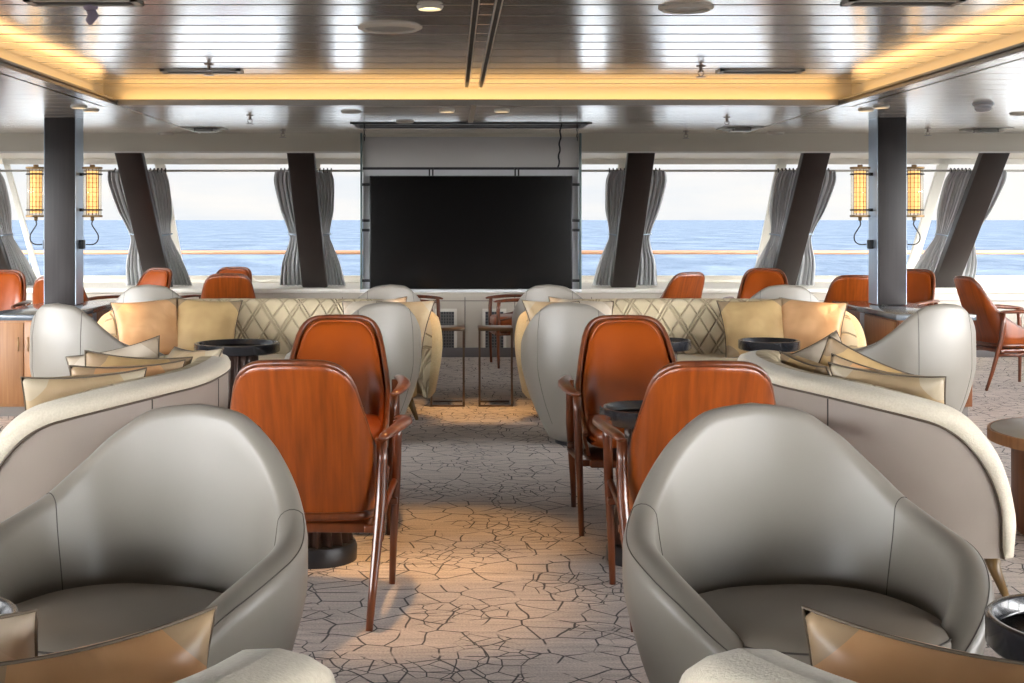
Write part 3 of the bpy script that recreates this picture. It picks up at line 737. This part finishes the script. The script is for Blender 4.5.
tubs = [(-.78, 3.19, (-.30,-1), 'large grey leather tub chair in the left foreground, behind the tan pillow'),
    (.86, 8.25, (.45,.89), 'grey tub chair seen from behind, right of the aisle by the facing brown chair'),
    (-.62, 8.25, (-.6,.8), 'grey tub chair seen from behind, left of the aisle behind a brown chair'),
    (-2.13, 8.12, (.5,.86), 'grey tub chair in front of the left wooden console'),
    (2.74, 8.12, (-.38,.92), 'grey tub chair in front of the right wooden console'),
    (-2.26, 10.42, (.1,1), 'grey tub chair peeking over the quilted sofa near the left column'),
    (-.63, 10.40, (-.45,.89), 'grey tub chair under the left half of the hanging screen'),
    (.90, 10.40, (.45,.89), 'grey tub chair under the right half of the hanging screen'),
    (2.52, 10.42, (0,1), 'grey tub chair peeking over the quilted sofa near the right column')]
for x, y, f, lab in tubs: dup(tub, (x, y, 0), yaw(*f), lab)

# ------------------------------------------------------------------ brown armchair (faces +Y)
def make_chair(label):
    t = thing('wooden_armchair', label, 'chair', (0,0,0), 0, 'brown leather and wood armchairs')
    Hs = pchip([(0,.905),(.12,.902),(.168,.892),(.203,.868),(.228,.825),(.252,.74),(.285,.635),(.34,.555),(.43,.495),(.60,.455),(.68,.44)])
    def plan(s, off=0.0):
        a = abs(s); sg = 1 if s >= 0 else -1; r = .09; hw = .254-off
        if a < .175: x = a*(hw-r)/.175; y = -.235+off + .035*(a/.175)**2*.4
        elif a < .315:
            q = (a-.175)/.14*PI/2; x = hw-r+r*math.sin(q); y = -.235+off+.014+r*(1-math.cos(q))
        else: x = hw; y = -.235+off+.014+r+(a-.315)
        return sg*x, y
    def P(s, z, off=0.0):
        x, y = plan(s, off); k = max(0, (z-.42)/.48)
        x *= 1-.10*k**1.3; wb = max(0, min(1, (.45-abs(s))/.2)); y -= .17*k*wb + 0
        if z < .42: x *= 1-.06*(.42-z)/.06
        return (x, y, z)
    S = [-.68+1.36*i/88 for i in range(89)]
    def shell(zb, dz, off, ins):
        rows = []
        for r in range(21):
            q = r/20; rows.append([P(s*ins, zb+(Hs(abs(s))-dz-zb)*q, off) for s in S])
        return rows
    MB().grid(shell(.345, 0, 0, 1)).build('wooden_shell', M['veneer'], t, smooth=True, solid=.014)
    MB().tube([P(s, Hs(abs(s)), .004) for s in S], .013, 8).build('shell_rim', M['wood'], t, smooth=True)
    MB().tube([P(s, .362, -.006) for s in S], .014, 8).build('bottom_rail', M['wood'], t, smooth=True)
    # padded leather inside
    rows = []
    for r in range(21):
        q = r/20; rows.append([P(s*.965, .40+(Hs(abs(s))-.018-.40)*q, .022+.022*math.sin(PI*min(1,max(0,q)))**.5) for s in S])
    pad = MB().grid(rows).build('back_pad', M['brownleather'], t, smooth=True, solid=.012)
    MB().tube([P(s*.965, Hs(abs(s))-.016, .026) for s in S], .006, 6).build('piping', M['brownleather'], pad, smooth=True)
    # seat
    def srow(k, z): 
        row = []
        for j in range(48):
            th = 2*PI*j/48; e = 5
            r = (abs(math.cos(th))**e+abs(math.sin(th))**e)**(-1/e)
            row.append((.235*r*math.cos(th)*k, .045+.245*r*math.sin(th)*k, z))
        return row
    MB().grid([srow(k, z) for k, z in ((0,.385),(.95,.385),(1,.395),(1,.43),(.985,.452),(.93,.466),(.7,.476),(0,.482))], closed=True).build('seat', M['brownleather'], t, smooth=True)
    MB().box(-.235, .235, -.215, .285, .300, .334).build('seat_frame', M['wood'], t, bevel=.008)
    for s in (-1, 1):
        # rear leg bows backwards, rises into the arm
        pts = [(s*.250,-.33,0),(s*.258,-.285,.14),(s*.270,-.245,.30),(s*.278,-.215,.42),(s*.280,-.20,.55),(s*.278,-.20,.626)]
        MB().tube(pts, [.012,.015,.018,.021,.019,.019], 10).build('leg', M['wood'], t, smooth=True)
        pts = [(s*.270,.255,0),(s*.276,.262,.2),(s*.284,.265,.4),(s*.289,.262,.55),(s*.292,.255,.618)]
        MB().tube(pts, [.012,.015,.018,.018,.018], 10).build('leg', M['wood'], t, smooth=True)
        pts = [(s*.285,-.235,.628),(s*.292,-.20,.636),(s*.308,-.12,.640),(s*.325,0,.640),(s*.330,.10,.638),(s*.322,.20,.632),(s*.305,.275,.625),(s*.285,.30,.621)]
        MB().tube(pts, [.016,.022,.024,.028,.030,.028,.022,.014], 10, flat=.6).build('armrest', M['wood'], t, smooth=True)
        pts = [(s*.278,-.245,.29),(s*.258,-.06,.285),(s*.258,.1,.33),(s*.279,.255,.39)]
        MB().tube(pts, .013, 8).build('side_stretcher', M['wood'], t, smooth=True)
        for ya, yb in ((-.225,-.195), (.235,.262)):
            MB().box(min(s*.22,s*.292), max(s*.22,s*.292), ya, yb, .303, .330).build('seat_bracket', M['wood'], t, bevel=.004)
    return t
ch = make_chair('brown armchair seen from behind, left of the aisle, nearest to the viewer')
ch.location = (-.510, 4.80, 0); ch.rotation_euler.z = R(-3)
chairs = [(.87, 4.77, (.03,1), 'brown armchair seen from behind, right of the aisle, partly hidden by the tub chair'),
    (.835, 6.06, (0,-1), 'brown armchair facing the viewer, right of the aisle'),
    (-.545, 6.08, (.0,-1), 'brown armchair facing the viewer, left of the aisle'),
    (-3.03, 12.48, (-.55,-.8), 'brown armchair by the window pillar left, just right of the left column'),
    (-1.99, 11.85, (-.15,1), 'brown armchair turned away, nearer of the pair left of the screen'),
    (-2.26, 12.72, (-.35,-1), 'brown armchair facing the room, farther of the pair left of the screen'),
    (1.90, 12.1, (-.55,.85), 'brown armchair turned away at the windows right of the screen'),
    (2.88, 12.35, (-.3,-1), 'brown armchair facing the room beside the pillar left of the right column'),
    (3.42, 11.52, (.1,1), 'brown armchair back showing just left of the right column'),
    (4.08, 12.2, (-.7,-.7), 'brown armchair showing just right of the right column'),
    (4.60, 11.0, (1,.12), 'brown armchair in side view with legs visible at the right edge'),
    (-4.13, 11.9, (.0,-1), 'brown armchair with shiny leather back at the left frame edge'),
    (-3.28, 11.42, (.0,1), 'brown armchair hidden mostly behind the left column'),
    (.66, 12.62, (-1,-.1), 'brown armchair in side view below the screen, by the wall vent'),
    (-.42, 12.5, (1,-.1), 'brown armchair almost hidden behind the screen, left of the aisle')]
for x, y, f, lab in chairs: dup(ch, (x, y, 0), yaw(*f), lab)

# ------------------------------------------------------------------ tray tables
def make_table(label, r=.2, h=.62):
    t = thing('tray_table', label, 'table', (0,0,0), 0, 'black tray tables on fluted bases')
    MB().lathe([(0,h-.065),(r-.01,h-.065),(r,h-.055),(r,h-.003),(r-.004,h),(r-.012,h),(r-.016,h-.004),(r-.018,h-.03),(r-.02,h-.034)], 48).build('tray_rim', M['black'], t, smooth='auto')
    MB().lathe([(0,h-.034),(r-.02,h-.034),(r-.02,h-.038),(0,h-.038)], 48).build('tray_top', M['trayin'], t, smooth='auto')
    MB().lathe([(.10,h-.065),(.10,h-.12),(.105,.45),(.13,.25),(.158,.075)], 144, flute=18, fd=.028, f0=.02, f1=h-.11).build('fluted_base', M['fluted'], t, smooth=True)
    MB().lathe([(0,0),(.172,0),(.174,.05),(.166,.072),(.15,.076),(0,.076)], 48).build('foot', M['foot'], t, smooth='auto')
    return t
tb = make_table('black tray table between the two brown chairs right of the aisle')
tb.location = (.80, 5.40, 0)
dup(tb, (-.56, 5.42, 0), 0, 'dark fluted table between the two brown chairs left of the aisle')
dup(tb, (1.225, 2.52, 0), 0, 'black tray table at the right frame edge, foreground')
dup(tb, (-1.035, 2.53, 0), 0, 'black tray table cut by the left frame edge, foreground')
dup(tb, (1.365, 8.62, 0), 0, 'black tray table before the right quilted sofa, next to the brown chair back', scale=(.92,.92,.97))
dup(tb, (2.05, 8.60, 0), 0, 'black tray table before the right quilted sofa, in front of the gold pillow', scale=(.98,.98,.97))
dup(tb, (-1.36, 8.42, 0), 0, 'wide dark round tray table before the left quilted sofa', scale=(1.35,1.35,.97))

# metal side tables
def side_table(x, lab, yy):
    t = thing('side_table', lab, 'side table', (x, yy, 0), 0, 'slim metal-framed side tables')
    w_, d_, h = .127, .13, .58
    MB().box(-w_, w_, -d_, d_, h-.022, h).build('top', M['steelleg'], t, bevel=.002)
    for s in (-1, 1):
        MB().box(s*(w_-.008)-.008, s*(w_-.008)+.008, -d_, -d_+.016, .0, h-.022).build('leg', M['steelleg'], t)
    m_ = MB().box(-w_, w_, -d_, -d_+.016, 0, .014).box(-w_, w_, d_-.016, d_, 0, .014).box(-w_, -w_+.016, -d_, d_, 0, .012).box(w_-.016, w_, -d_, d_, 0, .012)
    m_.build('base_frame', M['steelleg'], t)
side_table(-.033, 'slim metal side table at the end of the left quilted sofa', 9.93)
side_table(.322, 'slim metal side table at the end of the right quilted sofa', 9.93)

# round pale coffee table at right edge
t = thing('coffee_table', 'pale stone topped coffee table with wooden edge at right', 'table', (2.88, 5.82, 0))
MB().lathe([(0,.432),(.485,.432),(.485,.45),(0,.45)], 64).build('stone_top', M['marble'], t, bevel=.003)
MB().lathe([(0,.40),(.50,.40),(.50,.448),(.486,.448),(.486,.43),(0,.43)], 64).build('wooden_edge', M['cabwood'], t, smooth='auto')
MB().lathe([(.40,.40),(.40,.03),(.38,.03),(.38,0),(0,0)], 64).build('drum_base', M['cabwood2'], t, smooth='auto')

# ------------------------------------------------------------------ crescent sofas (face +Y)
def make_sofa(label, a_=1.22, b_=.66, n_=2.5, front=.16, hm=.80, drop=.15, ro=.30, fab='fabric', qm='quilt'):
    t = thing('curved_sofa', label, 'sofa', (0,0,0), 0, 'curved two-tone sofas')
    raw = []
    for k in range(401):
        ph = -PI/2+PI*k/400
        x = a_*math.copysign(abs(math.sin(ph))**(2/n_), math.sin(ph)); y = -b_*abs(math.cos(ph))**(2/n_)
        raw.append(Vector((x, y, 0)))
    L_ = [0]
    for i in range(400): L_.append(L_[-1]+(raw[i+1]-raw[i]).length)
    T = L_[-1]
    def at(d):
        d = max(0, min(T, d)); lo, hi = 0, 400
        while hi-lo > 1:
            m = (lo+hi)//2
            if L_[m] <= d: lo = m
            else: hi = m
        q = (d-L_[lo])/max(1e-9, L_[hi]-L_[lo]); return raw[lo].lerp(raw[hi], q)
    def nrm(d):
        tt = (at(min(T, d+.02))-at(max(0, d-.02))).normalized(); return Vector((tt.y, -tt.x, 0))
    zb = .15
    def H(e):      # e = distance to nearer end
        base = hm-drop*(1-min(1, e/.85))**2
        if e < ro:
            q = 1-e/ro; return zb+.02+(base-zb-.02)*max(0, 1-q**2.3)**(1/2.3)
        return base
    NC = 120
    # denser sampling near the ends
    ds = []
    for k in range(NC+1):
        u = k/NC; ds.append(T*(.5-.5*math.cos(PI*u))*.55+T*u*.45)
    def thick(e): 
        q = max(0, 1-e/.10); return math.sqrt(max(0, 1-q*q))
    outer = []; inner = []; uvi = []; rim = []
    innerpath = []
    for d in ds:
        e = min(d, T-d); h = H(e); hb = min(h, max(zb, H(max(0, e-.055))-.055)) if e > .055 else zb
        p = at(d); nn = nrm(d); k = thick(e)
        def W(o, z):
            off = -.10+(o+.10)*k; q = p+nn*off; return (q.x, q.y, z)
        co = []
        for r in range(12):
            q = r/11; z = zb+(hb-zb)*q
            o = -.085*(1-min(1, (z-zb)/.45))**1.6
            co.append(W(o, z))
        outer.append(co)
        o0 = -.085*(1-min(1, (hb-zb)/.45))**1.6
        pr = [(o0+.003, hb), (max(o0, o0*.6)+.010, hb+(h-hb)*.12), (.010+o0*.35, hb+(h-hb)*.45), (.002, hb+(h-hb)*.75), (-.03, hb+(h-hb)*.95), (-.07, h+.004), (-.12, h), (-.155, h-.02), (-.175, h-.055)]
        zi = max(zb+.0, min(h-.06, .40)); zs = [h-.06+(zi-(h-.06))*q for q in (0.1,.3,.5,.7,.85,1)]
        pr += [(-.185-.02*math.sin(PI*q), z) for q, z in zip((.1,.3,.5,.7,.85,1), zs)]
        pr += [(-.17, max(zb, zi-.12)), (-.12, zb)]
        ci = [W(o, max(zb, z)) for (o, z) in pr]
        acc = 0; uu = []
        for i, c in enumerate(ci):
            if i: acc += (Vector(c)-Vector(ci[i-1])).length
            uu.append((d, acc))
        inner.append(ci); uvi.append(uu)
        rim.append(Vector(W(o0+.006, hb)))
        q = p+nn*(-.16*k-.01); innerpath.append((q.x, q.y))
    mb = MB(); mb.grid(outer); mb.build('leather_shell', M['sofaleather'], t, smooth=True)
    # rim band (plain fabric) and quilted inside are one upholstered back
    nb = 5
    mb = MB(); mb.grid([c[:nb+1] for c in inner]); mb.build('fabric_rim', M[fab], t, smooth=True)
    mb = MB(); mb.grid([c[nb:] for c in inner], uvs=[c[nb:] for c in uvi]); mb.build('quilted_back' if qm == 'quilt' else 'inner_back', M[qm], t, smooth=True)
    MB().tube([tuple(p) for p in rim[4:-4]], .005, 6).build('piping', M['piping'], t, smooth=True)
    for d in (T*.27, T*.5, T*.73):
        i = min(range(len(ds)), key=lambda j: abs(ds[j]-d))
        MB().tube([tuple(Vector(c)+nrm(ds[i])*.0005) for c in outer[i]], .003, 5).build('shell_seam', M['seam'], t, smooth=True)
    # seat
    ip = [q for q, d in zip(innerpath, ds) if .12 < d < T-.12]
    fx = ip[-1][0]; fy = ip[-1][1]
    front = [(fx-(2*fx)*k/40, fy+front*(1-(2*k/40-1)**4)) for k in range(1, 40)]
    poly = ip+front
    cx_ = sum(p[0] for p in poly)/len(poly); cy_ = sum(p[1] for p in poly)/len(poly)
    def loop(ins, z):
        out = []; n = len(poly)
        for i, p in enumerate(poly):
            q = Vector((p[0]-cx_, p[1]-cy_)); l = q.length; q = q*((l-ins)/l); out.append((cx_+q.x, cy_+q.y, z))
        return out
    def slab(name, lv, m):
        mb = MB(); n = len(poly)
        mb.grid([loop(i, z) for i, z in lv], closed=True)
        mb.f.append(tuple(range(n))[::-1]); mb.f.append(tuple((len(lv)-1)*n+j for j in range(n)))
        return mb.build(name, m, t, smooth='auto')
    slab('seat_base', [(.03,.14),(.01,.15),(.0,.17),(.0,.255)], M[fab])
    slab('seat_cushion', [(.01,.257),(.0,.27),(-.008,.32),(.0,.375),(.02,.40),(.06,.413),(.14,.42)], M[fab])
    for (x, y) in ((-a_*.80,-.05),(a_*.80,-.05),(-a_*.70,-b_*.76),(a_*.70,-b_*.76)):
        sx = 1 if x > 0 else -1
        MB().tube([(x+sx*.07, y*1.05+(.03 if y > -.2 else -.02), 0), (x+sx*.03, y, .10), (x, y, .155)], [.012,.022,.034], 10).build('leg', M['sofaleg'], t, smooth=True)
    return t
sofa = make_sofa('quilted curved sofa left of the aisle, facing the viewer, with tan pillows', fab='fabric2')
AX = .185
sofa.location = (-1.285, 9.13, 0); sofa.rotation_euler.z = PI
SOF = {'bl': sofa}
SOF['br'] = dup(sofa, (1.655, 9.13, 0), PI, 'quilted curved sofa right of the aisle, facing the viewer')
love = make_sofa('curved sofa with its taupe back to the aisle, behind right tub chair', .88, .75, 2.6, .05, .775)
love.location = (2.02, 5.62, 0); love.rotation_euler.z = yaw(1,.03); SOF['mr'] = love
SOF['ml'] = dup(love, (-1.73, 5.6, 0), yaw(-1,.03), 'curved sofa with its taupe back to the aisle, behind left tub chair')
deep = make_sofa('cream sofa rim cut by the bottom edge, right of the aisle', 1.22, .93, 2.5, -.04, .79, .06, .24, qm='fabric')
deep.location = (1.555, 2.13, 0); SOF['fr'] = deep
SOF['fl'] = dup(deep, (-1.39, 2.13, 0), 0, 'cream sofa rim cut by the bottom edge, left of the aisle')

# ------------------------------------------------------------------ pillows (stand in XZ plane, thickness along Y)
def make_pillow(mname, label):
    n = 26; h = .245
    def side(sg):
        rows = []
        for i in range(n+1):
            row = []
            for j in range(n+1):
                u = -1+2*i/n; v = -1+2*j/n
                # concave edges, pointed corners
                x = u*h*(1-.095*(1-v*v)) ; z = v*h*(1-.095*(1-u*u))
                tt = (max(0, 1-u**2)*max(0, 1-v**2))**.42*.098
                wr = .006*math.sin(7*u+3*v)*(1-u*u)*(1-v*v)
                row.append((x, sg*(tt+wr*.5) , z))
            rows.append(row)
        return rows
    mb = MB(); mb.grid(side(1)); mb.grid(side(-1))
    o = mb.build('pillow', M[mname], None, smooth=True); tag(o, label, 'pillow', 'square patched-corner pillows')
    pts = []
    for k in range(4):
        for i in range(20):
            u = -1+2*i/20
            a, b = [(u,-1),(1,u),(-u,1),(-1,-u)][k]
            pts.append((a*h*(1-.095*(1-b*b)), 0, b*h*(1-.095*(1-a*a))))
    MB().tube(pts, .004, 6, closed=True).build('piping', M['piping'], o, smooth=True)
    return o
PROTO = {}
def pillow(kind, loc, face, lean, roll, lab, sc=1.0):
    """face: horizontal direction the pillow front looks to; lean back deg; roll in its plane"""
    if kind not in PROTO:
        o = make_pillow(kind, lab); PROTO[kind] = o
    else:
        s_ = PROTO[kind]; o = s_.copy(); COL.objects.link(o)
        for c in list(s_.children):
            d = c.copy(); COL.objects.link(d); d.parent = o
    o['label'] = lab; o['group'] = 'square patched-corner pillows'
    f = Vector((face[0], face[1], 0)).normalized(); yw = math.atan2(-f.x, f.y)
    o.matrix_world = Matrix.Translation(loc) @ Matrix.Rotation(yw, 4, 'Z') @ Matrix.Rotation(R(lean), 4, 'X') @ Matrix.Rotation(R(roll), 4, 'Y') @ Matrix.Scale(sc, 4)
    return o
# left quilted sofa
Z1 = .615; LN = 34
pillow('p_tan', (-2.12, 9.30, Z1), (.35,-1), LN, 4, 'tan pillow at the left end of the left quilted sofa', .96)
pillow('p_gold', (-1.74, 9.38, Z1), (.05,-1), LN, -3, 'gold-beige pillow second from the left on the left quilted sofa', .96)
pillow('p_silver', (-.55, 9.42, Z1), (-.1,-1), LN, 5, 'beige pillow behind the grey tub chair left of the aisle', .96)
pillow('p_bronze', (-.37, 9.22, Z1+.005), (-.5,-1), LN, 3, 'brown-cornered pillow at the aisle end of the left quilted sofa', .94)
pillow('p_tan', (2.50, 9.30, Z1), (-.35,-1), LN, -4, 'tan pillow at the right end of the right quilted sofa', .96)
pillow('p_gold', (2.13, 9.36, Z1), (-.05,-1), LN, 3, 'gold-beige pillow second from the right on the right quilted sofa', .96)
pillow('p_silver', (.92, 9.42, Z1), (.1,-1), LN, -5, 'beige pillow peeking above the tub chair right of the aisle', .96)
pillow('p_bronze', (.74, 9.22, Z1+.005), (.5,-1), LN, -3, 'brown pillow at the aisle end of the right quilted sofa', .94)
# middle sofas
pillow('p_bronze', (1.715, 5.17, .60), (.66,.75), 26, 3, 'brown-cornered pillow nearest the viewer on the right middle sofa', .94)
pillow('p_gold', (1.58, 5.62, .60), (1,.15), 30, 3, 'olive pillow against the aisle-side back of the right middle sofa', .92)
pillow('p_tan', (1.76, 5.56, .58), (.45,.9), 20, 14, 'olive-tan pillow whose corner shows just behind the nearest one, right middle sofa', .86)
pillow('p_gold', (1.80, 5.95, .59), (.35,.95), 20, 26, 'gold pillow with a raised corner on the right middle sofa', .9)
pillow('p_silver', (1.70, 6.12, .60), (.1,-1), 26, 22, 'silvery pillow at the far end of the right middle sofa', .9)
pillow('p_bronze', (-1.42, 5.12, .595), (-.40,.92), 26, -2, 'brown-cornered pillow nearest the viewer on the left middle sofa', .94)
pillow('p_tan', (-1.34, 5.42, .595), (-.45,.9), 24, 0, 'tan pillow with dark piping, second nearest on the left middle sofa', .94)
pillow('p_gold', (-1.38, 5.74, .60), (-.3,.95), 22, 6, 'gold pillow in the middle of the left middle sofa', .92)
pillow('p_silver', (-1.52, 6.04, .60), (-.1,-1), 24, 14, 'silvery pillow with a raised corner on the left middle sofa', .9)
pillow('p_bronze', (-1.22, 5.98, .60), (-.75,-.6), 26, 4, 'brown pillow at the far end of the left middle sofa', .9)
# foreground
pillow('p_tan', (.735, 2.0, .555), (.60,.80), 9, 2, 'large shiny tan pillow in the right foreground at the bottom edge', .86)
pillow('p_gold', (1.095, 2.13, .575), (.1,1), 22, 3, 'beige pillow cut by the right frame edge, foreground', .8)
pillow('p_tan', (-.555, 2.0, .555), (-.60,.80), 9, -2, 'large shiny tan pillow in the left foreground at the bottom edge', .86)
pillow('p_silver', (-.845, 2.15, .575), (-.1,1), 22, -3, 'satin pillow corner cut by the left frame edge, foreground', .8)

# ------------------------------------------------------------------ lights
def light(kind, name, loc, energy, color, **kw):
    d = bpy.data.lights.new(name, kind); d.energy = energy; d.color = color
    for k, v in kw.items(): setattr(d, k, v)
    o = bpy.data.objects.new(name, d); COL.objects.link(o); o.location = loc; return o
for (x, y, z) in spots:
    light('SPOT', 'downlight_beam', (x, y, z-.02), 60 if abs(x) > 2 else (85 if z < HI else 120), (1.0,.57,.22), spot_size=R(40), spot_blend=.7, shadow_soft_size=.04)
# cove LED strips (inside the channel, shining up)
W_ = (1.0,.60,.24)
LZ = LO+.03
o = light('AREA', 'cove_strip', ((CX0+CX1)/2, CD+.06, LZ), 7, W_, shape='RECTANGLE', size=CX1-CX0, size_y=.10); o.rotation_euler = (PI-.15, 0, 0)
o = light('AREA', 'cove_strip', (CX0-.06, 3.0, LZ), 15, W_, shape='RECTANGLE', size=.10, size_y=12); o.rotation_euler = (PI, .15, 0)
o = light('AREA', 'cove_strip', (CX1+.06, 3.0, LZ), 15, W_, shape='RECTANGLE', size=.10, size_y=12); o.rotation_euler = (PI, -.15, 0)

SC.cycles.use_denoising = True
SC.cycles.max_bounces = 10
SC.cycles.diffuse_bounces = 5
SC.cycles.transparent_max_bounces = 12
SC.cycles.caustics_reflective = False; SC.cycles.caustics_refractive = False
SC.cycles.sample_clamp_indirect = 8
